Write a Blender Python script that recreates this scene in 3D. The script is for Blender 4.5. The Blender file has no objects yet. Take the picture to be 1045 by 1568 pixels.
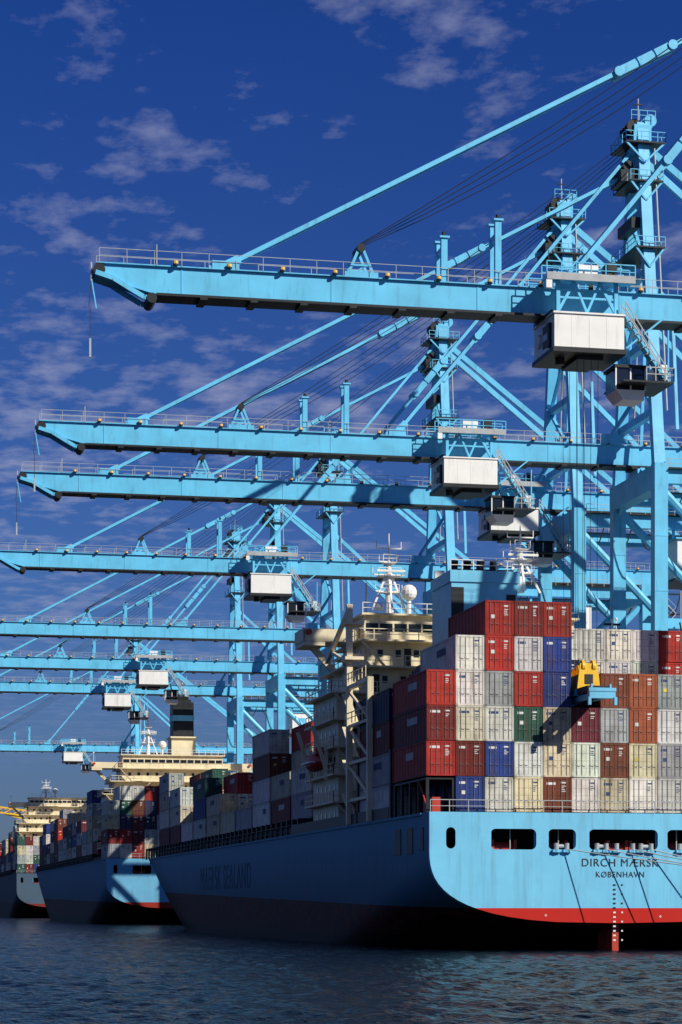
import bpy, math, random
import numpy as np
from mathutils import Vector, Matrix
random.seed(7)
scene = bpy.context.scene
TH = math.radians(11.8)

# ------------------------------------------------------------------ mesh helper
class MB:
    def __init__(s):
        s.v=[]; s.f=[]; s.m=[]; s.c=[]
    def add(s, vs, fs, mi=0, col=(1,1,1)):
        o=len(s.v); s.v.extend(vs)
        for f in fs:
            s.f.append(tuple(i+o for i in f)); s.m.append(mi); s.c.append(col)
    def box(s,x0,x1,y0,y1,z0,z1,mi=0,col=(1,1,1)):
        s.add([(x0,y0,z0),(x1,y0,z0),(x1,y1,z0),(x0,y1,z0),(x0,y0,z1),(x1,y0,z1),(x1,y1,z1),(x0,y1,z1)],
              [(0,3,2,1),(4,5,6,7),(0,1,5,4),(1,2,6,5),(2,3,7,6),(3,0,4,7)],mi,col)
    def beam(s,p,q,w,h,mi=0,col=(1,1,1)):
        p=Vector(p);q=Vector(q);d=(q-p).normalized()
        up=Vector((0,0,1)) if abs(d.z)<.98 else Vector((0,1,0))
        a=d.cross(up).normalized()*w/2; b=a.cross(d).normalized()*h/2
        vs=[tuple(p+x) for x in (-a-b,a-b,a+b,-a+b)]+[tuple(q+x) for x in (-a-b,a-b,a+b,-a+b)]
        s.add(vs,[(0,1,2,3),(4,7,6,5),(0,4,5,1),(1,5,6,2),(2,6,7,3),(3,7,4,0)],mi,col)
    def cyl(s,p,q,r,mi=0,n=8,r2=None,col=(1,1,1)):
        p=Vector(p);q=Vector(q);d=(q-p).normalized(); r2=r if r2 is None else r2
        up=Vector((0,0,1)) if abs(d.z)<.98 else Vector((0,1,0))
        a=d.cross(up).normalized(); b=a.cross(d).normalized()
        vs=[]
        for c,rr in ((p,r),(q,r2)):
            for i in range(n):
                t=2*math.pi*i/n; vs.append(tuple(c+a*math.cos(t)*rr+b*math.sin(t)*rr))
        fs=[(i,(i+1)%n,n+(i+1)%n,n+i) for i in range(n)]
        fs+= [tuple(range(n-1,-1,-1)),tuple(range(n,2*n))]
        s.add(vs,fs,mi,col)
    def sphere(s,c,r,mi=0,n=12,sz=1):
        vs=[];fs=[];k=n//2
        for j in range(k+1):
            ph=math.pi*j/k
            for i in range(n):
                t=2*math.pi*i/n
                vs.append((c[0]+r*math.sin(ph)*math.cos(t),c[1]+r*math.sin(ph)*math.sin(t),c[2]+sz*r*math.cos(ph)))
        for j in range(k):
            for i in range(n):
                a=j*n+i;b=j*n+(i+1)%n
                fs.append((a,a+n,b+n,b))
        s.add(vs,fs,mi)
    def path(s,pts,r,mi=0,n=5):
        for a,b in zip(pts[:-1],pts[1:]): s.cyl(a,b,r,mi,n)
    def rail(s,p,q,h=1.1,step=2.2,mi=0,r=.035,w2=True):
        p=Vector(p);q=Vector(q);L=(q-p).length;k=max(1,int(L/step));up=Vector((0,0,h))
        for i in range(k+1):
            a=p.lerp(q,i/k); s.beam(a,a+up,r*2,r*2,mi)
        s.beam(p+up,q+up,r*2,r*2,mi)
        if w2: s.beam(p+up*.5,q+up*.5,r*1.6,r*1.6,mi)
    def mesh(s,name,mats):
        me=bpy.data.meshes.new(name); me.from_pydata(s.v,[],s.f)
        for m in mats: me.materials.append(m)
        me.polygons.foreach_set("material_index",s.m)
        at=me.color_attributes.new("Col",'FLOAT_COLOR','CORNER')
        buf=[]
        for f,c in zip(s.f,s.c):
            buf.extend((c[0],c[1],c[2],1.0)*len(f))
        at.data.foreach_set("color",buf)
        me.update(); return me
    def build(s,name,mats,parent=None,loc=(0,0,0)):
        o=bpy.data.objects.new(name,s.mesh(name,mats)); scene.collection.objects.link(o)
        o.location=loc
        if parent: o.parent=parent
        return o
def empty(name,loc=(0,0,0)):
    e=bpy.data.objects.new(name,None); e.location=loc; scene.collection.objects.link(e); return e

# ------------------------------------------------------------------ materials
def N(nt,t,**k):
    n=nt.nodes.new(t)
    for a,b in k.items(): setattr(n,a,b)
    return n
def ramp(nt,src,p0,p1,c0=(0,0,0,1),c1=(1,1,1,1)):
    r=N(nt,'ShaderNodeValToRGB'); e=r.color_ramp.elements
    e[0].position=p0;e[1].position=p1;e[0].color=c0;e[1].color=c1
    nt.links.new(src,r.inputs[0]); return r.outputs[0]
def mixc(nt,fac,a,b,mode='MIX'):
    m=N(nt,'ShaderNodeMix',data_type='RGBA',blend_type=mode)
    for i,x in ((0,fac),(6,a),(7,b)):
        if isinstance(x,(int,float)): m.inputs[i].default_value=x
        elif isinstance(x,tuple): m.inputs[i].default_value=(x[0],x[1],x[2],1)
        else: nt.links.new(x,m.inputs[i])
    return m.outputs[2]
def math_(nt,op,a,b=0,c=0,clamp=False):
    m=N(nt,'ShaderNodeMath',operation=op); m.use_clamp=clamp
    for i,x in enumerate((a,b,c)):
        if isinstance(x,(int,float)): m.inputs[i].default_value=x
        else: nt.links.new(x,m.inputs[i])
    return m.outputs[0]
def noise(nt,scale,vec=None,detail=5,rough=.55,mapping=None,loc=None):
    n=N(nt,'ShaderNodeTexNoise'); n.inputs['Scale'].default_value=scale
    n.inputs['Detail'].default_value=detail; n.inputs['Roughness'].default_value=rough
    if vec is not None:
        if mapping or loc:
            mp=N(nt,'ShaderNodeMapping')
            if mapping: mp.inputs['Scale'].default_value=mapping
            if loc: mp.inputs['Location'].default_value=loc
            nt.links.new(vec,mp.inputs[0]); vec=mp.outputs[0]
        nt.links.new(vec,n.inputs['Vector'])
    return n.outputs[0]
def mat(name,base,rough=.5,var=.2,scale=.6,dirt=(.12,.06,.03),dirt_amt=.35,attr=False,spec=.4,bump=0,metal=0):
    m=bpy.data.materials.new(name); m.use_nodes=True; nt=m.node_tree
    b=nt.nodes['Principled BSDF']; b.inputs['Roughness'].default_value=rough
    b.inputs['Specular IOR Level'].default_value=spec; b.inputs['Metallic'].default_value=metal
    g=N(nt,'ShaderNodeNewGeometry').outputs['Position']
    if attr:
        a=N(nt,'ShaderNodeAttribute'); a.attribute_name='Col'; col=a.outputs['Color']
    else: col=(base[0],base[1],base[2])
    n1=noise(nt,scale,g)
    v=ramp(nt,n1,.3,.7,(1-var,1-var,1-var,1),(1+var*.3,)*3+(1,))
    col=mixc(nt,1.0,col,v,'MULTIPLY')
    if dirt_amt>0:
        n2=noise(nt,1.0,g,6,.65,(1.6,1.6,.22))
        d=ramp(nt,n2,.54,.74,(0,0,0,1),(dirt_amt,)*3+(1,))
        col=mixc(nt,d,col,dirt)
    nt.links.new(col,b.inputs['Base Color'])
    if bump:
        bp=N(nt,'ShaderNodeBump'); bp.inputs['Strength'].default_value=bump; bp.inputs['Distance'].default_value=.05
        nt.links.new(noise(nt,1.2,g,3),bp.inputs['Height']); nt.links.new(bp.outputs[0],b.inputs['Normal'])
    return m
M_blue=mat('crane_blue_paint',(.135,.56,.86),.42,.18,.35,(.05,.15,.21),.5,bump=.1,spec=.3)
M_blue2=mat('light_blue_paint',(.17,.56,.82),.45,.15,.5,(.15,.12,.1),.3)
M_dark=mat('dark_steel',(.022,.027,.032),.5,.3,1,dirt_amt=.2,spec=.25)
M_cable=mat('cable_black',(.02,.02,.024),.6,.1,1,dirt_amt=0)
M_grey=mat('galvanised_rail',(.42,.45,.47),.45,.2,1,dirt_amt=.2)
M_white=mat('white_paint',(.84,.84,.82),.4,.08,.5,(.3,.24,.18),.35)
M_cream=mat('cream_paint',(.8,.7,.48),.5,.16,.5,(.2,.12,.06),.55)
M_lamp=mat('amber_lamp',(.95,.55,.12),.3,.0,1,dirt_amt=0)
M_glass=mat('window_glass',(.015,.02,.03),.08,.1,1,dirt_amt=0,spec=.6)
M_red=mat('red_paint',(.5,.05,.03),.5,.25,.8,dirt_amt=.4)
M_yellow=mat('yellow_paint',(.88,.52,.03),.45,.15,1,dirt_amt=.4)
M_black=mat('funnel_black',(.02,.02,.022),.5,.2,1,dirt_amt=.1)
M_rope=mat('mooring_rope',(.6,.62,.6),.8,.2,3,dirt_amt=.1)
M_cont=mat('container_paint',(1,1,1),.6,.3,.9,(.1,.05,.025),.7,attr=True,spec=.2)
M_conc=mat('concrete',(.33,.32,.3),.85,.25,.15,(.1,.09,.08),.4)
M_deck=mat('deck_paint',(.16,.07,.05),.7,.3,.5)

def hull_mat(name,top,boot,V0,z0,slope,wet_shade=(.018,.013,.013)):
    m=bpy.data.materials.new(name); m.use_nodes=True; nt=m.node_tree
    b=nt.nodes['Principled BSDF']; b.inputs['Roughness'].default_value=.6
    b.inputs['Specular IOR Level'].default_value=.1
    g=N(nt,'ShaderNodeNewGeometry').outputs['Position']
    sx=N(nt,'ShaderNodeSeparateXYZ'); nt.links.new(g,sx.inputs[0])
    v=math_(nt,'SUBTRACT',sx.outputs[1],V0)
    line=math_(nt,'MULTIPLY_ADD',v,slope,z0)
    d=math_(nt,'SUBTRACT',sx.outputs[2],line)
    isb=math_(nt,'LESS_THAN',d,0)
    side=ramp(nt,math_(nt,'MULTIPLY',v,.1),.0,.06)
    n1=noise(nt,.25,g)
    col=mixc(nt,1.0,top,ramp(nt,n1,.3,.7,(.88,.88,.9,1),(1.04,1.04,1.04,1)),'MULTIPLY')
    # shade painted into the sides: mixed to dark navy, more so towards the waterline
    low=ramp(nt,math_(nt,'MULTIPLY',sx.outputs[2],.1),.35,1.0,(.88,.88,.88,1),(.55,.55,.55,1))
    side_shade=mixc(nt,low,top,(.012,.038,.06))
    col=mixc(nt,mixc(nt,1.0,side,(.95,.95,.95),'MULTIPLY'),col,side_shade)
    n2=noise(nt,.9,g,7,.7,(1.3,1.3,.1))
    col=mixc(nt,ramp(nt,n2,.5,.76,(0,0,0,1),(.4,.4,.4,1)),col,(.09,.11,.12))
    n3=noise(nt,.8,g,7,.7,(.7,.7,.14))
    col=mixc(nt,ramp(nt,n3,.6,.74,(0,0,0,1),(.42,.42,.42,1)),col,(.14,.06,.03))
    n4=noise(nt,1.1,g,7,.7,(.5,.5,1.2))
    bside=mixc(nt,ramp(nt,n4,.35,.6),(boot[0]*.26,boot[1]*.7,boot[2]*.8),wet_shade)  # boot colour darkened on the sides, shade under the counter painted in
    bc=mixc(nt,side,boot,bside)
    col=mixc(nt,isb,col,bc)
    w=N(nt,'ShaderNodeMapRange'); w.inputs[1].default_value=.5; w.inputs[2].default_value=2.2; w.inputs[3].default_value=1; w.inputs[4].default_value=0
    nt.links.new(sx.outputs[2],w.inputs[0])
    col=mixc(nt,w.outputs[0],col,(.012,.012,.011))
    nt.links.new(col,b.inputs['Base Color'])
    bp=N(nt,'ShaderNodeBump'); bp.inputs['Strength'].default_value=.35; bp.inputs['Distance'].default_value=.12
    nt.links.new(noise(nt,.35,g,3),bp.inputs['Height']); nt.links.new(bp.outputs[0],b.inputs['Normal'])
    return m

# ------------------------------------------------------------------ world
def make_world():
    w=bpy.data.worlds.new("World"); scene.world=w; w.use_nodes=True; nt=w.node_tree
    bg=nt.nodes['Background']
    sky=N(nt,'ShaderNodeTexSky',sky_type='NISHITA'); sky.sun_disc=False
    sky.sun_elevation=math.radians(34); sky.sun_rotation=math.radians(140)
    sky.altitude=0; sky.air_density=1.0; sky.dust_density=.4; sky.ozone_density=2.5
    tc=N(nt,'ShaderNodeTexCoord').outputs['Generated']
    sx=N(nt,'ShaderNodeSeparateXYZ'); nt.links.new(tc,sx.inputs[0])
    z=math_(nt,'MAXIMUM',sx.outputs[2],.015)
    px=math_(nt,'DIVIDE',sx.outputs[0],z); py=math_(nt,'DIVIDE',sx.outputs[1],z)
    cb=N(nt,'ShaderNodeCombineXYZ'); nt.links.new(px,cb.inputs[0]); nt.links.new(py,cb.inputs[1])
    P=cb.outputs[0]
    r=N(nt,'ShaderNodeValToRGB'); e=r.color_ramp.elements
    e[0].position=0; e[0].color=(.24,.31,.56,1)
    e[1].position=.6; e[1].color=(.06,.16,.42,1)
    k=e.new(.12); k.color=(.27,.44,.88,1)
    k=e.new(.36); k.color=(.13,.34,.95,1)
    nt.links.new(sx.outputs[2],r.inputs[0]); tint=r.outputs[0]
    skc=mixc(nt,1.0,sky.outputs[0],tint,'MULTIPLY')
    big=noise(nt,.75,P,2,.5,loc=(3.1,1.7,0))
    n=noise(nt,9.5,P,8,.6,(1.0,.62,1))
    n_=noise(nt,3.0,P,3,.5,(1.1,.8,1),loc=(.4,2.3,0))
    s=math_(nt,'MULTIPLY_ADD',big,.3,math_(nt,'MULTIPLY_ADD',n,.68,math_(nt,'MULTIPLY',n_,.42)))
    az=math_(nt,'DIVIDE',sx.outputs[0],math_(nt,'MAXIMUM',sx.outputs[1],.05))
    west=math_(nt,'MULTIPLY',math_(nt,'SUBTRACT',.30,az),4.0,clamp=True)
    s=math_(nt,'MULTIPLY_ADD',west,.05,s)
    cl=ramp(nt,s,.725,.96,(0,0,0,1),(.66,.66,.66,1))
    fade=ramp(nt,sx.outputs[2],.05,.17)
    cm=mixc(nt,1.0,cl,fade,'MULTIPLY')
    col=mixc(nt,cm,skc,(5.6,5.9,8.3))
    nt.links.new(col,bg.inputs[0]); bg.inputs[1].default_value=.068
make_world()

sd=bpy.data.lights.new('sun','SUN'); sd.energy=5.0; sd.angle=math.radians(.5); sd.color=(1,.94,.82)
so=bpy.data.objects.new('sun',sd); scene.collection.objects.link(so)
el=math.radians(34); az=math.radians(140)
tosun=Vector((math.sin(az)*math.cos(el),math.cos(az)*math.cos(el),math.sin(el)))
so.rotation_euler=tosun.to_track_quat('Z','Y').to_euler()

cd=bpy.data.cameras.new('camera'); co=bpy.data.objects.new('camera',cd); scene.collection.objects.link(co)
cd.sensor_fit='VERTICAL'; cd.sensor_height=36; cd.sensor_width=24; cd.lens=80.36; cd.shift_y=.385
cd.clip_start=1; cd.clip_end=30000
co.location=(0,0,3.7); co.rotation_euler=(math.pi/2,0,-TH); scene.camera=co

# ------------------------------------------------------------------ water
def water():
    m=bpy.data.materials.new('harbour_water'); m.use_nodes=True; nt=m.node_tree
    b=nt.nodes['Principled BSDF']; b.inputs['Base Color'].default_value=(.002,.006,.014,1)
    b.inputs['Roughness'].default_value=.14; b.inputs['IOR'].default_value=1.33
    b.inputs['Specular IOR Level'].default_value=.2
    g=N(nt,'ShaderNodeNewGeometry').outputs['Position']
    n1=noise(nt,1.3,g,4,.6,(1,.8,1)); n2=noise(nt,4.0,g,3,.6,(1,.8,1))
    h=math_(nt,'ADD',math_(nt,'MULTIPLY',n1,.9),math_(nt,'MULTIPLY',n2,.3))
    bp=N(nt,'ShaderNodeBump'); bp.inputs['Strength'].default_value=1; bp.inputs['Distance'].default_value=.6
    nt.links.new(h,bp.inputs['Height']); nt.links.new(bp.outputs[0],b.inputs['Normal'])
    rng=np.random.RandomState(3)
    d=np.concatenate([[5,30,50],np.geomspace(62,900,680),[1500,4000,15000]])
    a=np.concatenate([[-1.4,-1.0,-.7],np.linspace(-.42,.42,680),[.7,1.0,1.4]])
    D,A=np.meshgrid(d,a,indexing='ij'); A=A+TH
    X=D*np.sin(A);Y=D*np.cos(A);Z=np.zeros_like(X)
    for i in range(50):
        lam=.7*(3.4/.7)**rng.rand(); th=rng.normal(-.6,.7); k=2*math.pi/lam
        amp=.0066*lam*(.7+.6*rng.rand())
        fade=np.clip(1.6-D/(lam*120),0,1)
        ph=k*(X*math.cos(th)+Y*math.sin(th))+rng.rand()*6.28
        Z+=amp*fade*(np.sin(ph)+.25*np.cos(2*ph))
    patch=.85+.2*np.sin(X*.05+1.3*np.sin(Y*.03))*np.cos(Y*.041+X*.013)
    edge=np.clip((D-60)/6,0,1)*np.clip((.42-np.abs(A-TH))/.03,0,1)*np.clip((900-D)/200,0,1)
    Z*=patch*edge
    nr,nc=X.shape
    co_=np.stack([X,Y,Z],-1).reshape(-1,3)
    idx=np.arange(nr*nc).reshape(nr,nc)
    q=np.stack([idx[:-1,:-1],idx[:-1,1:],idx[1:,1:],idx[1:,:-1]],-1).reshape(-1,4)[:, ::-1]
    me=bpy.data.meshes.new('water'); me.vertices.add(len(co_)); me.vertices.foreach_set('co',co_.ravel())
    me.loops.add(q.size); me.loops.foreach_set('vertex_index',q.ravel().astype(np.int32))
    me.polygons.add(len(q)); me.polygons.foreach_set('loop_start',np.arange(0,q.size,4,dtype=np.int32))
    me.polygons.foreach_set('use_smooth',np.ones(len(q),dtype=bool))
    me.update(calc_edges=True); me.materials.append(m)
    o=bpy.data.objects.new('water',me); scene.collection.objects.link(o)
water()

# ------------------------------------------------------------------ quay
QE=81.0; QZ=4.2
q=MB()
q.box(QE,700,60,2500,-3,QZ,0)
for i in range(120):
    y=150+i*12
    q.box(QE-.9,QE,y-.8,y+.8,.6,3.4,1)
    q.cyl((QE+.8,y+4,QZ),(QE+.8,y+4,QZ+.6),.28,1,8)
for x in (85,115):
    q.box(x-.08,x+.08,120,1200,QZ,QZ+.06,1)
q.build('quay_wharf_ground',[M_conc,M_dark])

# ------------------------------------------------------------------ cranes
H=55.0
def crane_frame():
    m=MB(); B,D,C,G,W,L=0,1,2,3,4,5
    bh=2.15
    m.box(-62.3,46,-.9,.9,H-bh,H,B)
    vs=[(-66.9,-.9,H-.95),(-62.3,-.9,H-bh),(-62.3,-.9,H),(-66.9,-.9,H),(-66.9,.9,H-.95),(-62.3,.9,H-bh),(-62.3,.9,H),(-66.9,.9,H)]
    m.add(vs,[(0,1,2,3),(7,6,5,4),(0,3,7,4),(0,4,5,1),(3,2,6,7)],B)
    m.box(-62.0,46,-1.2,1.2,H-bh-.2,H-bh-.003,D)
    m.box(-66.8,46,-1.15,1.15,H+.003,H+.09,B)
    for i in range(26):
        x=-60+i*4.1
        if i%3==0: m.box(x,x+.1,-.94,.94,H-bh+.003,H-.003,B)
        m.box(x+1.5,x+2.1,-1.22,1.22,H-bh-.38,H-bh-.203,D)
    pts=[(-66.9,-1.05,H-.75),(-65.5,-1.05,H-1.15),(-64.2,-1.05,H-1.9),(-63.0,-1.05,H-2.55),(-62.2,-1.05,H-2.6)]
    for a,b in zip(pts[:-1],pts[1:]):
        m.beam(a,b,.3,.38,B); m.beam((a[0],1.05,a[2]),(b[0],1.05,b[2]),.3,.38,B)
    m.cyl((-62.4,-1.3,H-2.6),(-62.4,1.3,H-2.6),.42,D,10)
    m.cyl((-66.6,-1.1,H-.5),(-66.6,1.1,H-.5),.5,D,10)
    m.beam((-67.2,-.8,H+.1),(-67.2,-.8,H-1.4),.12,.12,G)
    m.beam((-67.2,-.8,H-1.2),(-66.8,-.8,H-3.6),.1,.1,B); m.beam((-67.2,-.8,H-1.2),(-67.4,-.8,H-3.4),.06,.06,C)
    m.beam((-67.3,-.8,H-3.4),(-67.3,-.8,H-7.5),.05,.05,C)
    m.beam((-67.3,-.8,H-6.0),(-67.3,-.8,H-7.5),.16,.16,G)
    for y in (-1.15,1.15):
        m.rail((-66.6,y,H+.05),(46,y,H+.05),1.15,2.2,G,.022)
    m.beam((-62,-1.15,H+.06),(-62,-1.15,H+1.7),.08,.08,G)
    for i in range(24):
        x=-60.5+i*4.35
        m.cyl((x,-1.3,H+.06),(x,-1.3,H+.2),.22,D,8); m.cyl((x,-1.3,H+.2),(x,-1.3,H+.42),.2,L,8)
    for y in (-.8,.8):
        m.beam((-46.4,y,H),(-45.3,y,H+2.6),.22,.22,B); m.beam((-44.0,y,H),(-45.1,y,H+2.6),.22,.22,B)
        m.beam((-45.9,y,H+1.1),(-44.5,y,H+1.1),.16,.16,B); m.beam((-46.3,y,H+.1),(-44.6,y,H+1.2),.12,.12,B)
    m.box(-46.6,-43.8,-1.1,1.1,H+.09,H+.5,B); m.cyl((-45.2,-1,H+2.5),(-45.2,1,H+2.5),.35,D,10)
    for x,h in ((-33.6,5.4),(-38.2,3.7)):
        for y in (-.8,.8):
            m.box(x-.26,x+.26,y-.22,y+.22,H+.09,H+h,B)
            m.box(x-.42,x+.42,y-.35,y+.35,H+h,H+h+.16,B)
        m.box(x-.22,x+.22,-.57,.57,H+h*.72,H+h*.82,B)
        m.cyl((x,-.8,H+h+.16),(x,-.8,H+h+.55),.15,D,6)
    def stay(x0,z0,x1,z1,y0,y1,fr):
        p=Vector((x0,y0,z0));q_=Vector((x1,y1,z1))
        m.beam(p,q_,.26,.36,B)
        for f,l,t in ((.0,1.6,.72),(.97,1.5,.8)):
            a=p.lerp(q_,f); d=(q_-p).normalized(); m.beam(a,a+d*l,.42,t,B)
        a=p.lerp(q_,fr); d=(q_-p).normalized()
        for k in (-2.6,-.9,.8): m.beam(a+d*k,a+d*(k+1.5),.45,.72,B)
        m.cyl(tuple(a+d*-2.9+Vector((0,-.35,0))),tuple(a+d*-2.9+Vector((0,.35,0))),.42,B,10)
        m.cyl(tuple(a+d*2.5+Vector((0,-.35,0))),tuple(a+d*2.5+Vector((0,.35,0))),.42,B,10)
    for y in (-.8,.8):
        stay(-56.6,H+.35,-.6,85.9,y*.5,y*.6,.645)
        stay(-28,H+.35,-.5,88.6,y,y*1.2,.40)
        m.box(-57.5,-55.3,y-.3,y+.3,H+.09,H+.75,B)
        m.box(-28.9,-27,y-.3,y+.3,H+.09,H+.75,B)
    for k in range(4):
        y=-.75+k*.5
        p=Vector((-45.2,y,H+2.9));q_=Vector((-1,y,89.5-.4*k)); pts=[]
        for i in range(9):
            t=i/8; a=p.lerp(q_,t); a.z-=4*t*(1-t)*(1.0+.5*k); pts.append(tuple(a))
        m.path(pts,.035,C,4)
    def my(z): return 7-(z-50)*6.0/41
    for s in (-1,1):
        m.beam((0,s*7,50),(0,s*my(91),91),1.25,1.0,B)
        m.beam((.8,s*my(88),88),(42,s*3,56),.55,.75,B)
        m.beam((.5,s*my(72),72),(20,s*5,H-.5),.5,.6,B)
        m.beam((42,s*3,56),(42,s*.6,H),.5,.5,B)
        m.beam((1.2,s*my(60)-.5,58),(1.2,s*my(88)-.5,88),.12,.4,G)
        m.beam((2.4,s*6.0,56),(2.4,s*4.6,68),.35,.35,B)
    for z in (58,66,74,81,86):
        y=my(z); m.box(-.4,.4,-y,y,z-.4,z+.4,B)
    m.beam((0,-my(58),58),(0,my(66),66),.35,.35,B); m.beam((0,my(66),66),(0,-my(74),74),.35,.35,B)
    m.beam((0,-my(74),74),(0,my(81),81),.35,.35,B)
    for z,r,yy in ((76.5,1.7,4.2),(84.2,1.9,3.0),(88.6,2.3,2.6)):
        m.box(-r,r,-yy,yy,z-.12,z+.05,D)
        for y in (-yy,yy): m.rail((-r,y,z),(r,y,z),1.1,.9,B,.035)
        for x in (-r,r): m.rail((x,-yy,z),(x,yy,z),1.1,1.2,B,.035)
        m.beam((-r,-yy+.2,z),(0,-yy+.2,z-2.2),.2,.2,B); m.beam((r,-yy+.2,z),(0,-yy+.2,z-2.2),.2,.2,B)
    m.box(-1.0,1.0,-1.6,1.6,89.0,90.8,B)
    for y in (-1.2,-.4,.4,1.2):
        m.cyl((-.9,y-.15,90.6),(-.9,y+.15,90.6),.85,D,14); m.cyl((1,y-.15,91.4),(1,y+.15,91.4),.7,B,14)
        m.cyl((-1.6,y-.12,86.2),(-1.6,y+.12,86.2),.6,D,12)
    m.box(-2.6,-.8,-1.8,1.8,84.3,85.6,D); m.box(-1.6,-.6,-2.4,2.4,79.0,80.2,D)
    m.rail((-1.4,-1.8,91.2),(1.4,-1.8,91.2),1.1,.9,B,.035)
    m.beam((0,0,91),(0,0,94.2),.1,.1,G); m.box(-.5,.5,-.1,.1,93.5,93.6,D)
    for x in (0,30):
        for s in (-1,1):
            m.box(x-.75,x+.75,s*7-.65,s*7+.65,7.5,52,B)
            m.box(x-.5,x+.5,s*7-3.6,s*7+3.6,5.6,6.8,B)
            for z in (14,24,30,38,44): m.box(x-.79,x+.79,s*7-.69,s*7+.69,z,z+.12,B)
            for k in (-3,-1,1,3):
                m.cyl((x-.35,s*7+k,4.9),(x+.35,s*7+k,4.9),.6,D,12)
        m.box(x-.7,x+.7,-10,10,6.8,8.4,B)
        m.box(x-.8,x+.8,-7.6,7.6,49.2,51.8,B)
        m.box(x-.6,x+.6,-6.4,6.4,18.2,20.2,B)
        for s in (-1,1): m.beam((x,s*6.5,48.8),(x,s*1.2,H-bh-.5),.5,.6,B)
    for s in (-1,1):
        m.box(.76,29.24,s*7-.5,s*7+.5,17.8,19.9,B)
        m.box(.76,29.24,s*7-.45,s*7+.45,49.8,51.4,B)
        m.box(.76,29.24,s*7-.35,s*7+.35,34.0,35.1,B)
        m.cyl((.6,s*7,20.5),(15,s*7,34.4),.5,B,8); m.cyl((29.4,s*7,20.5),(15,s*7,34.4),.5,B,8)
        m.cyl((15,s*7,34.6),(.6,s*7,48.8),.5,B,8); m.cyl((15,s*7,34.6),(29.4,s*7,48.8),.5,B,8)
        m.rail((.8,s*7-.6,51.4),(29,s*7-.6,51.4),1.1,1.8,G,.03); m.rail((.8,s*7-.6,20),(29,s*7-.6,20),1.1,1.8,G,.03)
        m.box(.8,29,s*7-1.0,s*7-.5,51.3,51.4,D)
    for x in (0,30):
        m.box(x-.6,x+.6,-1.6,1.6,51.8,H-bh-.4,B)
    m.box(-4.4,-2.6,-1.5,1.5,H+.09,H+1.2,B); m.beam((-3.5,-1.3,H+1.2),(0,-3.5,62),.4,.4,B)
    z=8.5; x0,x1=31.2,34.2; k=0
    while z<49:
        a=(x0,-8.6,z);b=(x1,-8.6,z+3)
        if k%2: a,b=(x1,-8.6,z),(x0,-8.6,z+3)
        m.beam(a,b,.9,.14,G); m.beam((a[0],-9.05,a[2]+1),(b[0],-9.05,b[2]+1),.06,.06,G)
        m.box(x0-.7,x1+.7,-9.1,-7.9,z+2.96,z+3.04,D)
        z+=3;k+=1
    for x in (30.5,34.9): m.beam((x,-9.1,8),(x,-9.1,51),.12,.12,G)
    m.box(12,21,-8.8,-2.5,43.6,48.4,W); m.box(11.7,21.3,-9.1,-2.2,48.4,48.6,B); m.box(11.5,21.5,-9.3,-2.0,43.3,43.6,D)
    m.box(13.2,15.0,-8.84,-8.8,45.6,47.2,B); m.box(18,19,-8.84,-8.8,43.7,45.9,D)
    m.rail((11.5,-9.3,43.6),(21.5,-9.3,43.6),1.1,1.4,G,.03)
    for x in (12.2,20.8): m.beam((x,-6.8,48.6),(x,-6.8,49.8),.3,.3,B)
    for yy in (-1.5,):
        for i in range(12):
            xa=2+i*3.6; pts=[]
            for j in range(9):
                t=j/8; pts.append((xa+3.4*t,yy,H-bh-.5-4*t*(1-t)*4.2))
            m.path(pts,.09,C,5); m.box(xa-.2,xa+.2,yy-.2,yy+.2,H-bh-.6,H-bh-.4,D)
    for i in range(7):
        xa=2+i*3.8; pts=[]
        for j in range(9):
            t=j/8; pts.append((xa+3.6*t,-7.9,34.6-4*t*(1-t)*5))
        m.path(pts,.1,C,5)
    return m.mesh('gantry_frame',[M_blue,M_dark,M_cable,M_grey,M_white,M_lamp])
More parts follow.
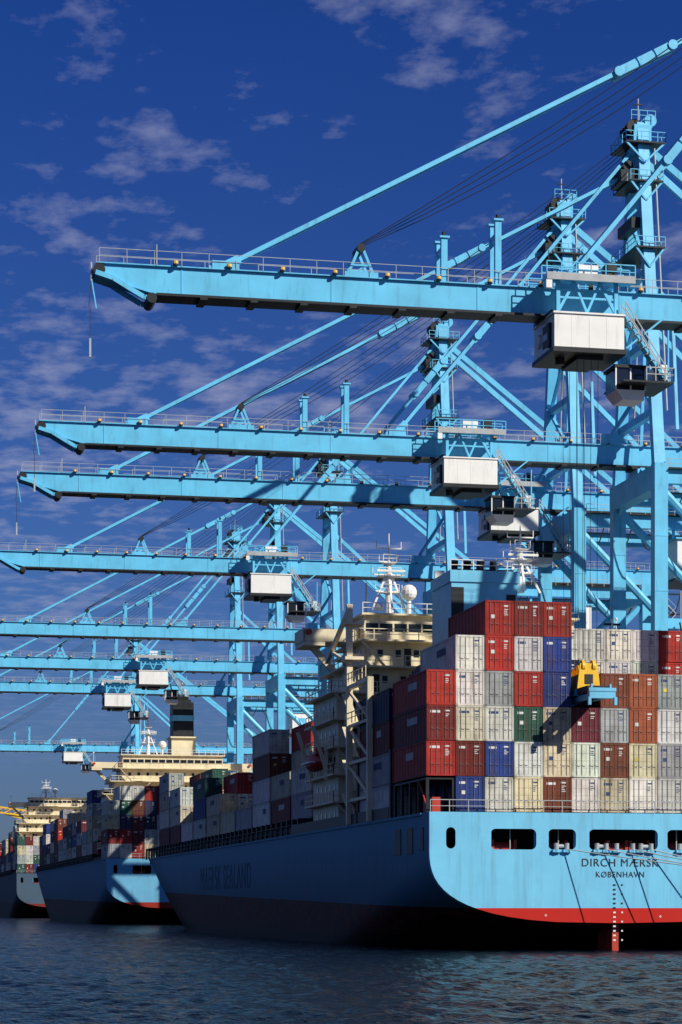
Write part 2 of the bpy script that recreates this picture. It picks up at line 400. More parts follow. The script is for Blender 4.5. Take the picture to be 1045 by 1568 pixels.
def trolley_mesh():
    m=MB(); B,D,C,G,W,L=0,1,2,3,4,5
    m.box(0,6,-3.4,2.4,-5.35,-2.62,W)
    m.box(-.12,6.12,-3.52,2.52,-2.6,-2.45,W)
    m.box(-.15,6.15,-3.55,2.55,-5.75,-5.36,D)
    for x in (1.5,3,4.5): m.box(x-.015,x+.015,-3.415,-3.4,-5.3,-2.65,W)
    for z in (-3.4,-4.6): m.box(-.05,0,-1.8,-.2,z-.3,z+.3,D)
    m.box(-.25,0,-2.6,-2.1,-5.2,-3.2,D); m.cyl((-.2,.8,-4),(0,.8,-4),.6,W,14)
    m.cyl((1.2,-1,-5.75),(1.2,-1,-6.3),.4,D,10); m.box(2.2,4.5,-2.5,1.8,-6.1,-5.76,D)
    for s in (-1,1):
        y=s*2.7
        m.box(-.7,6.9,y-.9,y+.7,.25,.45,B)
        m.box(-.7,6.9,y-.95,y-.88,.1,.7,G)
        m.rail((-.7,y-.85,.45),(6.9,y-.85,.45),1.15,1.1,B,.04); m.rail((-.7,y+.6,.45),(6.9,y+.6,.45),1.15,1.3,B,.04)
        for x in (.5,5.5):
            m.beam((x,y,-2.5),(x,y,.25),.32,.32,B)
        m.beam((.5,y,-2.3),(1.9,y,.2),.24,.24,B); m.beam((5.5,y,-2.3),(4.1,y,.2),.24,.24,B)
        m.beam((3,y,-2.3),(1.9,y,.2),.2,.2,B); m.beam((3,y,-2.3),(4.1,y,.2),.2,.2,B)
        m.beam((.4,y,-1.1),(5.6,y,-1.1),.16,.16,B)
        for x in (.9,2.2,3.8,5.1):
            m.cyl((x,y-.2,.9),(x,y+.2,.9),.42,B,12)
        m.cyl((.2,s*1.6,-2.35),(.2,s*2.2,-2.35),.35,D,10);m.cyl((5.8,s*1.6,-2.35),(5.8,s*2.2,-2.35),.35,D,10)
    for x in (.2,5.8): m.box(x-.25,x+.25,-3.2,3.2,.46,.9,B)
    m.box(2.2,3.9,-3,-1.6,.5,1.6,W); m.box(4.7,5.5,-3,-1.6,.5,1.9,D)
    m.beam((-.5,-3.4,1.5),(-.5,-3.4,2.5),.06,.06,D); m.box(-.75,-.25,-3.6,-3.3,-.6,.1,W)
    m.beam((6.1,-3,-2.5),(9.6,-3,-7.7),.9,.2,B)
    for k in range(11):
        t=k/10; m.box(6.1+3.5*t-.25,6.1+3.5*t+.2,-3.45,-2.55,-2.5-5.2*t,-2.42-5.2*t,G)
    for yy in (-3.5,-2.5):
        m.beam((6.1,yy,-1.4),(9.6,yy,-6.6),.08,.08,G); m.beam((6.1,yy,-1.95),(9.6,yy,-7.15),.06,.06,G)
        for k in range(6):
            t=k/5; m.beam((6.1+3.5*t,yy,-2.5-5.2*t),(6.1+3.5*t,yy,-1.4-5.2*t),.07,.07,G)
    m.beam((6.2,-2,-2.8),(6.9,-2,-6.3),.28,.28,B); m.beam((6.2,1,-2.8),(6.9,1,-6.3),.28,.28,B); m.beam((6.2,-3.3,-5.2),(9.9,-3.3,-2.2),.15,.15,B)
    m.box(5.9,10.3,-3.5,1.6,-7.95,-7.8,D); m.rail((7.9,-3.5,-7.8),(10.3,-3.5,-7.8),1.1,.8,G,.04); m.rail((10.3,-3.5,-7.8),(10.3,1.5,-7.8),1.1,.9,G,.04)
    m.box(9.2,10.1,-2.5,-.5,-7.8,-6.2,W); m.beam((9.9,-3.2,-7.8),(9.9,-3.2,-3.5),.12,.12,B)
    m.box(5.6,8.4,-2.2,.8,-6.5,-6.25,D); m.box(5.75,8.25,-2.05,.7,-8.3,-6.5,5)
    m.add([(5.75,-2.05,-8.3),(8.25,-2.05,-8.3),(8.25,.7,-8.3),(5.75,.7,-8.3),(6.4,-1.9,-9.1),(8.25,-1.9,-9.1),(8.25,.6,-9.1),(6.4,.6,-9.1)],
          [(0,1,5,4),(1,2,6,5),(2,3,7,6),(3,0,4,7),(4,5,6,7)],W)
    for x in (5.72,7.0,8.28): m.beam((x,-2.08,-8.3),(x,-2.08,-6.5),.12,.12,W)
    return m.mesh('machinery_trolley',[M_blue,M_dark,M_cable,M_grey,M_white,M_glass])
FR=crane_frame(); TR=trolley_mesh()
RAIL=85.0
for V,tu in ((183.4,55.5),(244,61.7),(272.8,75),(334,55.6),(417,92),(474.6,55.8),(528,54.2),(729,62)):
    e=empty('container_gantry_crane',(RAIL,V,0))
    o=bpy.data.objects.new('gantry_frame',FR); scene.collection.objects.link(o); o.parent=e
    t=bpy.data.objects.new('machinery_trolley',TR); scene.collection.objects.link(t); t.parent=e
    t.location=(tu-RAIL,0,H)
    if V<200:
        s=MB()
        cx=58.75-RAIL; z=20.6
        s.box(cx-1.1,cx+1.1,-6.05,-5.55,z,z+.55,0); s.box(cx-1.1,cx+1.1,5.55,6.05,z,z+.55,0)
        for k in (-1,1): s.box(cx+k*.55-.22,cx+k*.55+.22,-5.55,5.55,z+.1,z+.5,0)
        for k in (-1,1):
            for yy in (-6,6):
                s.box(cx+k*1.1-.12,cx+k*1.1+.12,yy-.15,yy+.15,z-.55,z+.1,0)
                s.cyl((cx+k*.8,yy*.93,z+.55),(cx+k*.8,yy*.93,z+1.2),.12,0,6)
        s.box(cx-1.15,cx+1.15,-6.1,-5.9,z+.56,z+.85,0)
        s.box(cx-1.0,cx+1.0,-2.2,2.2,z+.55,z+1.1,0); s.box(cx-1.0,cx+1.0,-5.2,-2.4,z+.6,z+1.1,2)
        s.box(cx-.8,cx+.8,-2.4,2.2,z+1.12,z+2.3,1)
        # tapered head block plates carrying the rope sheaves
        for yy in (-2.45,2.25):
            s.add([(cx-1.0,yy,z+1.1),(cx+1.0,yy,z+1.1),(cx+.75,yy,z+3.2),(cx-.75,yy,z+3.2),(cx-1.0,yy+.15,z+1.1),(cx+1.0,yy+.15,z+1.1),(cx+.75,yy+.15,z+3.2),(cx-.75,yy+.15,z+3.2)],
                  [(0,1,2,3),(7,6,5,4),(0,4,5,1),(1,5,6,2),(2,6,7,3),(3,7,4,0)],1)
        s.box(cx-.35,cx+.35,-2.5,-2.46,z+1.5,z+2.3,2)
        for k in (-1,1):
            for yy in (-2.1,1.8):
                s.cyl((cx+k*.45-.12,yy,z+3.0),(cx+k*.45+.12,yy,z+3.0),.5,1,14)
                s.cyl((cx+k*.5-.3,yy,z+3),(cx+k*.62-.3,yy,H-6),.022,2,4)
                s.cyl((cx+k*.5+.3,yy,z+3),(cx+k*.62+.3,yy,H-6),.022,2,4)
        s.build('spreader',[M_blue2,M_yellow,M_cable],e)

# ------------------------------------------------------------------ containers
RED=(.4,.028,.02);DRED=(.19,.022,.018);BRN=(.2,.055,.028);WHT=(.66,.66,.6);CRM=(.6,.54,.38);BLU=(.02,.045,.22)
GRY=(.38,.4,.4);GRN=(.03,.11,.08);NVY=(.02,.03,.08);ORG=(.34,.085,.035);LBL=(.14,.3,.42);MAR=(.13,.02,.03)
PAL=[WHT,WHT,WHT,GRY,CRM,GRY,RED,DRED,BRN,BLU,NVY,GRN,MAR,CRM,WHT]
def vary(c,a=.18):
    k=1+random.uniform(-a,a); return tuple(min(.9,x*k*(1+random.uniform(-.06,.06))) for x in c)
def container(m,x,y,z,col,L=12.19,H_=2.85,side=True,door=True):
    W=2.43; c=vary(col); dk=tuple(a*.55 for a in c); lum=sum(col)/3
    lab=(.75,.75,.72) if lum<.3 else (.05,.08,.2)
    r=.06
    m.box(x+.05,x+W-.05,y+r,y+L-r,z+.03,z+H_-.06,0,c) if not side else None
    if side:
        n=44; st=(L-.3)/n; vs=[];fs=[]
        for s_,xx,dr in ((0,x+.02,1),(1,x+W-.02,-1)):
            base=len(vs)
            for i in range(n+1):
                ph=i%4; off=.0 if ph in(0,1) else .045
                yy=y+.15+i*st
                vs+= [(xx+dr*(.02+off),yy,z+.16),(xx+dr*(.02+off),yy,z+H_-.12)]
            for i in range(n):
                a=base+2*i
                fs.append((a,a+1,a+3,a+2) if s_==0 else (a,a+2,a+3,a+1))
        m.add(vs,fs,0,c)
        m.box(x+.09,x+W-.09,y+.06,y+L-.06,z+.1,z+H_-.05,0,c)
        for xx in (x,x+W-.12):
            m.box(xx,xx+.12,y+.17,y+L-.17,z+H_-.13,z+H_,0,c); m.box(xx,xx+.12,y+.17,y+L-.17,z,z+.16,0,dk)
        if random.random()<.6:
            l0=random.uniform(2,5); w_=random.uniform(1.8,4)
            k=int(w_/.45)
            for i in range(k): m.box(x+.012,x+.022,y+l0+i*.45,y+l0+i*.45+.32,z+1.6,z+2.2,0,lab)
    for xx in (x,x+W-.16):
        for yy in (y,y+L-.16):
            m.box(xx,xx+.16,yy,yy+.16,z,z+H_,0,tuple(a*.85 for a in c))
            for zz in (z,z+H_-.12): m.box(xx-.01,xx+.17,yy-.01,yy+.17,zz,zz+.13,0,dk)
    m.box(x+.16,x+W-.16,y,y+.1,z+H_-.16,z+H_,0,c); m.box(x+.16,x+W-.16,y,y+.1,z,z+.16,0,c)
    if door:
        m.box(x+.17,x+W/2-.015,y+.035,y+.08,z+.17,z+H_-.17,0,c); m.box(x+W/2+.015,x+W-.17,y+.035,y+.08,z+.17,z+H_-.17,0,c)
        rc=tuple(a*.5+.09 for a in c)
        for fx in (.42,.86,W-.86,W-.42):
            m.box(x+fx-.025,x+fx+.025,y-.02,y+.03,z+.08,z+H_-.08,0,rc)
            m.box(x+fx-.07,x+fx+.07,y-.01,y+.03,z+.98,z+1.08,0,rc)
            for zz in (.4,1.9,H_-.35): m.box(x+fx-.06,x+fx+.06,y+.01,y+.034,z+zz,z+zz+.08,0,rc)
            m.box(x+fx-.02,x+fx+.3,y-.03,y,z+.92,z+.97,0,rc)
        for zz in (.75,1.35,1.95): m.box(x+.19,x+W-.19,y+.03,y+.037,z+zz,z+zz+.03,0,dk)
        m.box(x+1.5,x+2.05,y+.02,y+.034,z+H_-.5,z+H_-.38,0,lab)
        for k in range(random.choice((2,3,4))):
            m.box(x+1.52,x+1.52+random.uniform(.25,.5),y+.02,y+.034,z+H_-.75-k*.15,z+H_-.69-k*.15,0,lab)
        if random.random()<.5:
            m.box(x+.3,x+.3+random.uniform(.5,.85),y+.02,y+.034,z+H_-.62,z+H_-.42,0,lab)
        if random.random()<.35:
            m.box(x+.5,x+.8,y+.018,y+.034,z+1.4,z+1.7,0,(.75,.6,.1) if random.random()<.3 else lab)
def bay(name,U0,V,z0,cols,pal=None,H_=2.87,parent=None,off=0,cmap=None):
    m=MB()
    for i,k in enumerate(cols):
        x=U0+i*2.487
        st=0
        if isinstance(k,tuple): st,k=k
        for j in range(st,k):
            col=random.choice(PAL)
            if cmap and j<len(cmap) and i<len(cmap[j]) and cmap[j][i]: col=cmap[j][i]
            lk = -1 if i==0 else (cols[i-1][1] if isinstance(cols[i-1],tuple) else cols[i-1])
            container(m,x+random.uniform(-.015,.015),V+random.uniform(-.05,.05),z0+j*(H_+.03),col,H_=H_,side=(i==0 or j>=lk))
    o=m.build(name,[M_cont]); return o

# ------------------------------------------------------------------ ships
def build_hull(S,L,B,dz,bowrise,mh,mdeck,U,V0,zk0=8.5,zb0=2.3):
    ns=60; nz=20; vs=[];fs=[]
    def dk(u): return dz+bowrise*max(0.0,(u-.8)/.2)**1.3
    def pt(u,k):
        top=dk(u); y=u*L
        zb=zb0-(y/60)**1.1*12; zlo=max(zb,-1.5)
        z=zlo+(top-zlo)*(k/nz)**1.5
        zk=zk0-(min(1,y/80))*16
        zz=min(1.0,max(0.0,z)/top)
        yend=L-11*(1-zz)**1.6
        t=min(1.0,max(0.0,(z-zb)/(zk-zb))) if zk>zb else 1.0
        b=B/2*max(0.0,1-(1-t)**2.8)**(1/2.8)
        u0=.56+.15*zz; p=1.55+.75*zz
        w=min(1.0,max(0.0,(u-u0)/(1-u0))); b*=max(0.0,1-w**p)
        return (b,u*yend if u>.5 else u*(L+(yend-L)*(u/.5)),z)
    us=[ (i/ns) for i in range(ns+1)]
    us=sorted(set(us+[.004,.01,.985,.993]))
    n=len(us)
    for s in (-1,1):
        for u in us:
            for k in range(nz+1):
                b,y,z=pt(u,k); vs.append((s*b,y,z))
    off=n*(nz+1)
    for i in range(n-1):
        for k in range(nz):
            a=i*(nz+1)+k; b=a+nz+1
            fs.append((a,a+1,b+1,b)); fs.append((off+a,off+b,off+b+1,off+a+1))
    me=bpy.data.meshes.new('hull'); me.from_pydata(vs,[],fs); me.materials.append(mh)
    for p in me.polygons: p.use_smooth=True
    o=bpy.data.objects.new('hull',me); scene.collection.objects.link(o); o.parent=S
    vs=[];fs=[]
    for u in us:
        b,y,z=pt(u,nz); vs+= [(-b+.02,y,z-(.9 if u>.8 else .02)),(b-.02,y,z-(.9 if u>.8 else .02))]
    for i in range(n-1): fs.append((2*i,2*i+1,2*i+3,2*i+2))
    me=bpy.data.meshes.new('deck'); me.from_pydata(vs,[],fs); me.materials.append(mdeck)
    o=bpy.data.objects.new('deck',me); scene.collection.objects.link(o); o.parent=S
    m=MB(); prev=None
    for u in us[2:-1]:
        b,y,z=pt(u,nz)
        cur=(b+.03,y,z-.12)
        if prev:
            for s in (-1,1): m.beam((s*prev[0],prev[1],prev[2]),(s*cur[0],cur[1],cur[2]),.22,.2,0)
        prev=cur
    m.build('sheer_strake',[mh],S)
    cu=bpy.data.curves.new('transom','CURVE'); cu.dimensions='2D'; cu.fill_mode='BOTH'; cu.extrude=.07
    out=[]
    for k in range(nz+1):
        b,y,z=pt(0,k); out.append((b,z))
    poly=out+[(-b,z) for b,z in reversed(out)][:-1]
    def spl(pts):
        sp=cu.splines.new('POLY'); sp.points.add(len(pts)-1); sp.use_cyclic_u=True
        for i,(a,b) in enumerate(pts): sp.points[i].co=(a,b,0,1)
    spl(poly)
    def rr(x0,x1,z0,z1,r):
        pts=[]
        for cx,cz,a0 in ((x1-r,z1-r,0),(x0+r,z1-r,90),(x0+r,z0+r,180),(x1-r,z0+r,270)):
            for j in range(6):
                a=math.radians(a0+j*18); pts.append((cx+r*math.cos(a),cz+r*math.sin(a)))
        return pts
    hz1=dz-1.35; hz0=dz-3.05
    holes=[(-11,-7.1),(-6.1,-3.7),(-2.6,3.4),(4.2,6.6),(7.3,11.1)]
    for a,b in holes: spl(rr(a,b,hz0,hz1,.45))
    for a,b in ((-14.75,-13.95),(13.95,14.75)): spl(rr(a,b,hz0+.05,hz1+.1,.39))
    cu.materials.append(mh)
    o=bpy.data.objects.new('transom',cu); scene.collection.objects.link(o); o.parent=S
    o.rotation_euler=(math.pi/2,0,0); o.location=(0,-.03,0)
    m=MB()
    m.box(-15,15,.3,9,dz-4.4,dz-4.25,0); m.box(-15.3,15.3,8.9,9,dz-4.2,dz-.3,0)
    for a,b in holes:
        for (p,q_) in (((a-.02,hz0-.02),(b+.02,hz0-.02)),((a-.02,hz1+.02),(b+.02,hz1+.02)),((a-.02,hz0),(a-.02,hz1)),((b+.02,hz0),(b+.02,hz1))):
            m.beam((p[0],.18,p[1]),(q_[0],.18,q_[1]),.3,.05,1)
        if b-a<4: m.box((a+b)/2-.04,(a+b)/2+.04,.9,.98,dz-4.2,hz1,3)
    for x in (-9.4,-5,0.6,2.2,5.4,9.2):
        m.cyl((x-.8,2.2,dz-2.9),(x+.8,2.2,dz-2.9),.55,2,14); m.box(x-1.1,x-.85,1.5,3,dz-4.2,dz-2.2,2); m.box(x+.85,x+1.1,1.5,3,dz-4.2,dz-2.2,2)
    for x in (-5.4,-4.5,-1.9,-1.1,-.2,1.2,1.9,2.8,5.3):
        m.cyl((x,-.12,hz0+.05),(x,-.12,hz0+.55),.2,3,10); m.cyl((x,-.12,hz0-.22),(x,-.12,hz0+.0),.34,4,12)
        m.box(x-.36,x+.36,-.4,-.1,hz0-.2,hz0+.02,4)
    for x in (-4.95,-1.5,2.35): m.cyl((x-.5,.0,hz0+.3),(x+.5,.0,hz0+.3),.16,3,8)
    m.rail((-16,.15,dz),(16,.15,dz),1.0,1.6,3,.03)
    if V0<300:
        m.box(-.28,.28,.8,4.5,-2,2.6,5)
        m.box(-.42,.42,1.6,4.2,.2,1.6,5)
    m.build('mooring_gear',[M_dark,M_blue2,M_red,M_grey,M_blue2,M_red],S)

def house(m,y,zb,zt,W,ww,step=2.75):
    nlev=int(round((zt-zb)/step)); d=13.0
    for k in range(nlev):
        z=zb+k*step; w=W/2-(.0 if k<nlev-3 else (k-nlev+3)*1.6)
        ya=y+(0 if k<nlev-4 else (k-nlev+4)*.9)
        m.box(-w,w,ya,y+d,z,z+step-.18,0)
        m.box(-w-.9,w+.9,ya-1.5,y+d+.4,z+step-.18,z+step,0)
        m.rail((-w-.8,ya-1.4,z+step),(w+.8,ya-1.4,z+step),1.05,1.5,0,.04)
        m.rail((-w-.8,ya-1.4,z+step),(-w-.8,y+d,z+step),1.05,1.6,0,.04)
        x=-w+1.4
        while x<w-1:
            if random.random()<.75: m.box(x,x+.55,ya-.04,ya+.01,z+1.15,z+1.85,1)
            if random.random()<.18: m.box(x+.9,x+1.6,ya-.05,ya+.01,z+.15,z+2.0,3)
            x+=1.9
        for j in range(5): m.box(-w-.04,-w+.01,ya+1.5+j*2.2,ya+2.1+j*2.2,z+1.15,z+1.85,1)
        sx=-w+2+ (k%2)*3
        m.beam((sx,ya-1.0,z+.0),(sx+(2.6 if k%2 else -2.6)+0,ya-1.0,z+step),.7,.12,0)
    zt=zb+nlev*step
    m.box(-W/2+3.6,W/2-3.6,y+4.2,y+11.5,zt+.0,zt+2.75,0)
    m.box(-W/2+3.55,W/2-3.55,y+4.15,y+11.6,zt+1.15,zt+1.95,1)
    x=-W/2+3.6
    while x<W/2-3.6: m.box(x-.09,x+.09,y+4.1,y+11.64,zt+1.14,zt+1.96,0); x+=1.5
    m.box(-W/2+3.2,W/2-3.2,y+3.6,y+12,zt+2.75,zt+2.95,0)
    m.rail((-W/2+3.3,y+3.7,zt+2.95),(W/2-3.3,y+3.7,zt+2.95),1.05,1.3,5,.035)
    for s in (-1,1):
        a,b=sorted((s*ww,s*(W/2-3.6)))
        m.box(a,b,y+5.2,y+9.6,zt+.02,zt+.2,0)
        m.box(a,b,y+5.1,y+5.2,zt+.1,zt+1.35,0); m.box(a,b,y+9.6,y+9.7,zt+.1,zt+1.35,0)
        m.box(s*ww-.08,s*ww+.08,y+5.1,y+9.7,zt+.1,zt+1.4,0)
        m.box(min(s*ww,s*(ww-2.2)),max(s*ww,s*(ww-2.2)),y+5,y+9.8,zt-.35,zt+.02,0)
        m.beam((s*(ww-1.2),y+7,zt-.3),(s*(W/2-1.5),y+7,zt-step*1.2),.45,.6,0)
        m.cyl((s*(ww-.5),y+5,zt+1),(s*(ww-.5),y+4.7,zt+1),.3,4,12)
        m.beam((s*(ww-.6),y+7,zt+1.3),(s*(ww-.6),y+7,zt+3.3),.07,.07,5); m.sphere((s*(ww-.6),y+7,zt+3.4),.18,5,8)
    return zt+2.95
def mast(m,x,y,z,h,mi=5):
    m.cyl((x,y,z),(x,y,z+h*.65),.42,mi,10,.26); m.cyl((x,y,z+h*.65),(x,y,z+h),.14,mi,8,.06)
    for s in (-1,1):
        m.beam((x+s*2.0,y,z),(x+s*.2,y,z+h*.52),.2,.2,mi); m.beam((x,y+s*1.8,z),(x,y,z+h*.5),.18,.18,mi)
    for f,w in ((.3,1.4),(.5,1.7),(.66,1.0),(.82,1.3)):
        m.beam((x-w,y,z+h*f),(x+w,y,z+h*f),.12,.12,mi)
        if f<.7:
            m.box(x-w*.7,x+w*.7,y-.6,y+.6,z+h*f-.2,z+h*f-.14,mi)
            m.rail((x-w*.7,y-.6,z+h*f-.14),(x+w*.7,y-.6,z+h*f-.14),.8,.8,mi,.025)
        for s in (-1,1): m.beam((x+s*w,y,z+h*f),(x+s*w,y,z+h*f+.7),.07,.07,mi)
    m.box(x-1.5,x+1.5,y-1.1,y-.9,z+h*.52,z+h*.52+.22,mi)
SHM=[M_cream,M_glass,M_blue2,M_dark,M_red,M_white]

def stanchions(m,B,y0,y1,dz,z2,mi=3):
    y=y0
    while y<y1:
        for s in (-1,1):
            x=s*(B/2-.5)
            m.box(x-.12,x+.12,y-.25,y+.25,dz,z2,mi)
        m.box(-B/2+.4,B/2-.4,y-.12,y+.12,z2-.35,z2,mi)
        y+=3.3
    m.box(-B/2+2.6,B/2-2.6,y0,y1,dz,z2-.4,mi)
    for s in (-1,1): m.rail((s*(B/2-.12),y0,dz),(s*(B/2-.12),y1,dz),1.1,2,3,.03)

U1,V1,L1,B1,D1=61.2,180.6,243,32.3,11.4
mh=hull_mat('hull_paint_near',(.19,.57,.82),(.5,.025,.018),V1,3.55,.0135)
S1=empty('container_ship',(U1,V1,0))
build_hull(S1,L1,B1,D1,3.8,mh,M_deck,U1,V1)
m=MB()
for x in (-16.0,-13.8):
    for yy in (1.2,4,7,10,12.6): m.box(x-.12,x+.12,yy-.12,yy+.12,D1,D1+2.85,3)
    m.beam((x,1.2,D1+.3),(x,4,D1+2.7),.1,.1,4)
m.box(-16.1,-13.7,1.1,13,D1+2.7,D1+2.85,3); m.box(-15.4,-14.6,2,5,D1,D1+1.3,4)
for yy in (14.0,27.5):
    for i in range(14):
        x=-16.1+i*2.487; m.box(x-.1,x+.1,yy-.25,yy+.25,D1,D1+6,3)
    m.box(-16.1,16.1,yy-.4,yy+.4,D1+5.6,D1+5.75,3); m.box(-16.1,16.1,yy-.4,yy+.4,D1+2.8,D1+2.95,3)
ztop=house(m,43,D1,30.4,29.5,17.3)
mast(m,-8.2,49,ztop,8.5)
m.cyl((-6.2,48.5,ztop),(-6.2,48.5,ztop+1.6),.25,5,8); m.sphere((-6.2,48.5,ztop+2.4),.85,5,14)
m.cyl((-3.2,47.5,ztop),(-3.2,47.5,ztop+4.6),.12,5,6); m.box(-3.7,-2.7,47.3,47.7,ztop+3.5,ztop+4.6,5)
m.cyl((-10.8,48,ztop-3),(-10.8,48,ztop+3.2),.1,5,6)
m.sphere((-9.8,46.5,ztop+.6),.45,5,10)
m.box(-7.5,3.5,26.8+2,40,D1,27.5,3)
m.box(-6.6,-.1,29.5,37,27.5,34.5,2); m.box(-6.75,.05,29.35,37.1,34.5,35.6,2); m.box(-6.3,-.4,29.8,36.8,35.6,35.8,3)
m.box(-6.63,-5.4,29.46,29.5,28,34,3); m.box(-1.2,-.3,29.44,29.5,27.6,33.4,3); m.box(-4.9,-1.6,29.44,29.5,29.5,32,1)
for x in (-5.5,-4.2,-2.9,-1.6):
    m.cyl((x,33,35.6),(x,32.6,37.0),.38,3,10)
m.rail((-6.7,29.4,35.6),(0,29.4,35.6),1.0,1.1,5,.035)
mast(m,.9,32,34,6.5)
m.cyl((9,28.5,27),(9,28.5,31.2),.12,5,6); m.box(8.2,9.8,28.4,28.6,30.6,30.8,3)
tx=-16.3
for yy,zt in ((21.5,24.5),(30.5,32.2)):
    m.box(tx-.28,tx+.28,yy-.28,yy+.28,D1,zt,0)
m.box(tx-.2,tx+.2,21.5,30.5,24.1,24.5,0)
for z in (13.5,17,20.5): 
    m.box(tx-.14,tx+.14,21.5,30.5,z,z+.28,0); m.beam((tx,21.6,z+.2),(tx,30.4,z+3.4),.2,.26,0)
m.rail((tx-.4,21.5,20.8),(tx-.4,30.5,20.8),1.0,1.3,0,.04); m.rail((tx-.4,21.5,24.5),(tx-.4,30.5,24.5),1.0,1.3,0,.04)
m.box(tx-.6,tx+1.2,29.5,31.5,26.9,27.2,0); m.box(tx-.7,tx+1.2,29.4,31.6,30.2,30.4,0)
m.beam((tx,30.5,31.8),(tx+.6,44,28.2),.35,.45,0); m.beam((tx,30.5,26.6),(tx+.5,41,28.8),.25,.3,0)
for k in range(5):
    m.beam((tx+.8,31.5,D1+3.2*k),(tx+.8,36,D1+3.2*(k+1)),.7,.15,0)
m.box(tx-.1,tx+1.6,31,37,D1+16,D1+16.2,0)
for yy in (45,53):
    m.beam((-15.6,yy,D1+6),(-17.0,yy,D1+10.4),.3,.35,0); m.beam((-15.6,yy,D1+8.5),(-15.6,yy,D1+5),.3,.35,0)
for i in range(10):
    t0=i/10;t1=(i+1)/10
    r=lambda t: .95*max(.12,(1-abs(2*t-1)**2.6))
    m.cyl((-15.9,45.5+7*t0,D1+7.0),(-15.9,45.5+7*t1,D1+7.0),r(t0),4,12,r(t1))
m.box(-16.4,-15.4,46.3,47.6,D1+7.7,D1+8.4,4); m.box(-16.95,-14.85,46.5,51.6,D1+6.85,D1+7.0,5)
stanchions(m,31.4,62,200,D1,D1+1.8)
m.box(-16.2,-15.7,14.5,61,D1,D1+1.0,3)
mast(m,0,232,D1+2.8,13,0)
m.build('superstructure',SHM,S1)
m=MB()
for yy in (6.6,11.0):
    m.box(-16.22,-16.1,yy-1.1,yy+1.1,8.1,10.3,1)  # flat black panels stand in for the shade inside the open ports
for yy in (2.2,):
    m.box(-16.22,-16.1,yy-.4,yy+.5,8.3,10.2,1)
m.build('side_mooring_ports',[M_blue2,M_black],S1)
def text(body,size,loc,rot,mt,parent,name,sx=1.0,ext=.012):
    c=bpy.data.curves.new(name,'FONT'); c.body=body; c.size=size; c.align_x='CENTER'; c.extrude=ext; c.space_character=1.12
    c.materials.append(mt); o=bpy.data.objects.new(name,c); scene.collection.objects.link(o); o.parent=parent
    o.location=loc; o.rotation_euler=rot; o.scale=(sx,1,1)
text("DIRCH MÆRSK",.92,(0.1,-.12,7.0),(math.pi/2,0,0),M_black,S1,'stern_name',1.0)
text("KØBENHAVN",.68,(0.1,-.12,6.1),(math.pi/2,0,0),M_black,S1,'stern_port',.95)
M_let=mat('lettering',(.045,.12,.18),.6,.3,1,(.05,.11,.16),.9,spec=.1)
text("MAERSK SEALAND",4.4,(-16.17,108,5.9),(math.pi/2,0,-math.pi/2),M_let,S1,'side_name',1.05)
m=MB()
for i in range(13):
    z=5.4-i*.38
    m.box(-.5,-.28,-.14,-.11,z,z+.13,0 if z>3.5 else 1)
    if i%2==0: m.box(.2,.34,-.14,-.11,z,z+.13,0 if z>3.5 else 1)
for x,z in ((-6.3,2.95),(3.6,2.85)):
    m.box(x-.1,x+.1,-.13,-.11,z-.03,z+.03,1); m.box(x-.03,x+.03,-.13,-.11,z-.1,z+.1,1)
m.build('draft_marks',[M_black,M_white],S1)
m=MB()
def line(p,q_,sag,r=.045):
    p=Vector(p);q_=Vector(q_);pts=[]
    for i in range(13):
        t=i/12;a=p.lerp(q_,t);a.z-=4*t*(1-t)*sag;pts.append(tuple(a))
    m.path(pts,r,0,5)
hz=D1-3.0
line((U1-4.6,V1-.3,hz),(QE+1,V1-22,QZ+.4),.3)
line((U1-1.2,V1-.3,hz),(QE+1,V1-16,QZ+.4),.4)
line((U1+1.2,V1-.3,hz),(QE+1,V1-16,QZ+.4),.4)
line((U1+2.8,V1-.3,hz),(QE+1,V1-10,QZ+.4),.3)
m.build('mooring_rope_set',[M_rope])

UL=U1-16.15
A=[ [None,BLU,WHT,CRM,BRN,WHT,CRM,WHT,WHT,GRY,WHT,CRM,WHT],
    [RED,DRED,BLU,WHT,CRM,WHT,BRN,CRM,GRY,WHT,RED,WHT,GRY],
    [DRED,CRM,WHT,GRN,CRM,MAR,GRY,ORG,WHT,GRY,BRN,WHT,WHT],
    [RED,WHT,GRY,RED,BLU,None,BRN,ORG,GRY,BRN,WHT,GRY,WHT],
    [None,WHT,RED,WHT,BLU,None,NVY,WHT,GRY,RED,WHT,WHT,WHT],
    [None,None,RED,DRED,RED,None,WHT,WHT,WHT,WHT]]
bay('shipping_container_stack',UL,V1+.9,D1+.1,[(1,4),5,6,6,6,3,4,4,4,4,4,4,4],cmap=A)
Bm=[[None]*13 for _ in range(3)]+[[NVY]*2+[None]*3+[BLU,BRN,ORG,BRN,GRY,WHT],[NVY,NVY,None,None,None,NVY,NVY,WHT,WHT,WHT,RED],[None]*5+[BRN,WHT,WHT,WHT,WHT,RED,WHT,GRY]]
bay('shipping_container_stack',UL,V1+14.4,D1+.1,[4,4,5,5,4,5,6,6,6,6,6,5,5],cmap=Bm,H_=2.8)
prof=[1,3,3,1,2,3,3,1,3,3,2]
for b in range(10):
    y=62.5+b*13.1; u=(y+12)/L1
    hw=B1/2*(1-max(0.0,(u-.71)/.29)**2.3)
    n=13
    while n*2.487/2>hw-.1: n-=2
    base=prof[b]; cols=[]
    for i in range(n):
        k=base+random.choice((-1,0,0,0,1)) if base>1 else random.choice((1,1,2))
        cols.append(max(1,min(5,k)))
    bay('shipping_container_stack',U1-n*2.487/2,V1+y,D1+1.9,cols)

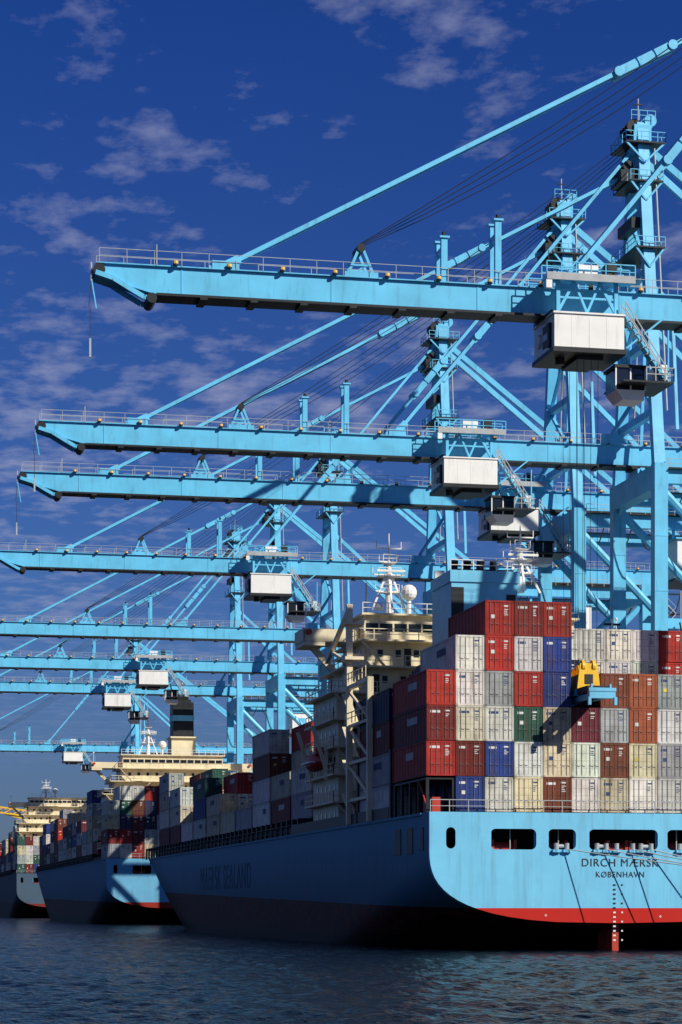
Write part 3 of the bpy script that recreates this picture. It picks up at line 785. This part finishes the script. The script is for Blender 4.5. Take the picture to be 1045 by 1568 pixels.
def far_ship(U,V,L,B,D,boot,top,hy,hz,funh,prof,rise=3,bz=4.5,stern=5,mh_=9,fx=3.5):
    mh=hull_mat('hull_paint_far',top,boot,V,bz,.008)
    S=empty('container_ship',(U,V,0))
    build_hull(S,L,B,D,rise,mh,M_deck,U,V,zb0=3.2,zk0=9)
    m=MB()
    zt=house(m,hy,D,hz,B-4,B/2+.8)
    mast(m,-5,hy+6,zt,mh_); m.sphere((-2,hy+6,zt+2.2),.9,5,12); m.cyl((-2,hy+6,zt),(-2,hy+6,zt+1.5),.2,5,8)
    m.box(fx-2.6,fx+2.6,hy+14,hy+20,D,funh-8,0); m.box(fx-2.2,fx+2.2,hy+14.2,hy+19.5,funh-8,funh-.6,3); m.box(fx-2.3,fx+2.3,hy+14.1,hy+19.6,funh-4.6,funh-3.4,2)
    m.box(fx-1.7,fx+1.7,hy+14.6,hy+19.1,funh-.6,funh,3)
    m.box(fx-2.9,fx+2.9,hy+13.4,hy+20,funh-8.3,funh-8,0)
    for x in (-1.0,0,1.0): m.cyl((fx+x,hy+16,funh),(fx+x,hy+15.7,funh+1.4),.35,3,10)
    stanchions(m,B-1,hy+22,L*.8,D,D+1.8); mast(m,0,L-12,D+rise-.6,9,0)
    m.build('superstructure',SHM,S)
    bay('shipping_container_stack',U-B/2+.3,V+1,D+.1,[max(1,stern+random.choice((-1,0,0,0,1))) for _ in range(12)])
    y=hy+24; b=0
    while y<L-42:
        u=(y+12)/L; hw=B/2*(1-max(0.0,(u-.71)/.29)**2.3); n=13
        while n*2.487/2>hw-.1: n-=2
        bay('shipping_container_stack',U-n*2.487/2,V+y,D+1.9,[max(1,prof[b%len(prof)]+random.choice((-1,0,0,1))) for _ in range(n)])
        y+=13.1; b+=1
    return S
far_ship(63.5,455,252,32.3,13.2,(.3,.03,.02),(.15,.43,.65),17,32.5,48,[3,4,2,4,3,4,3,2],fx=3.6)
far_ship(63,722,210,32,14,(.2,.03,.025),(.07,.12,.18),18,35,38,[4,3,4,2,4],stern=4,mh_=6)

m=MB()
for s in (-.8,.8):
    for z in (0,2.6): m.beam((-40,s,49+z),(8,s,43+z),.6,.6,0)
for i in range(12):
    x=-40+i*4; z=49-i*.5; m.beam((x,-.8,z),(x+4,-.8,z+2.1),.35,.35,0); m.beam((x,.8,z+2.6),(x+4,.8,z-.5),.35,.35,0)
m.beam((-20,0,46.5),(4,0,40),.9,.9,0); m.beam((-10,0,49),(8,0,40),.7,.7,0)
m.box(7,13,-4,4,4,45,0); m.box(4,16,-6,6,37,43,0)
m.build('yellow_harbour_crane',[M_yellow],None,(83,1060,0))

scene.view_settings.view_transform='Standard'; scene.view_settings.look='None'; scene.view_settings.exposure=0; scene.view_settings.gamma=1
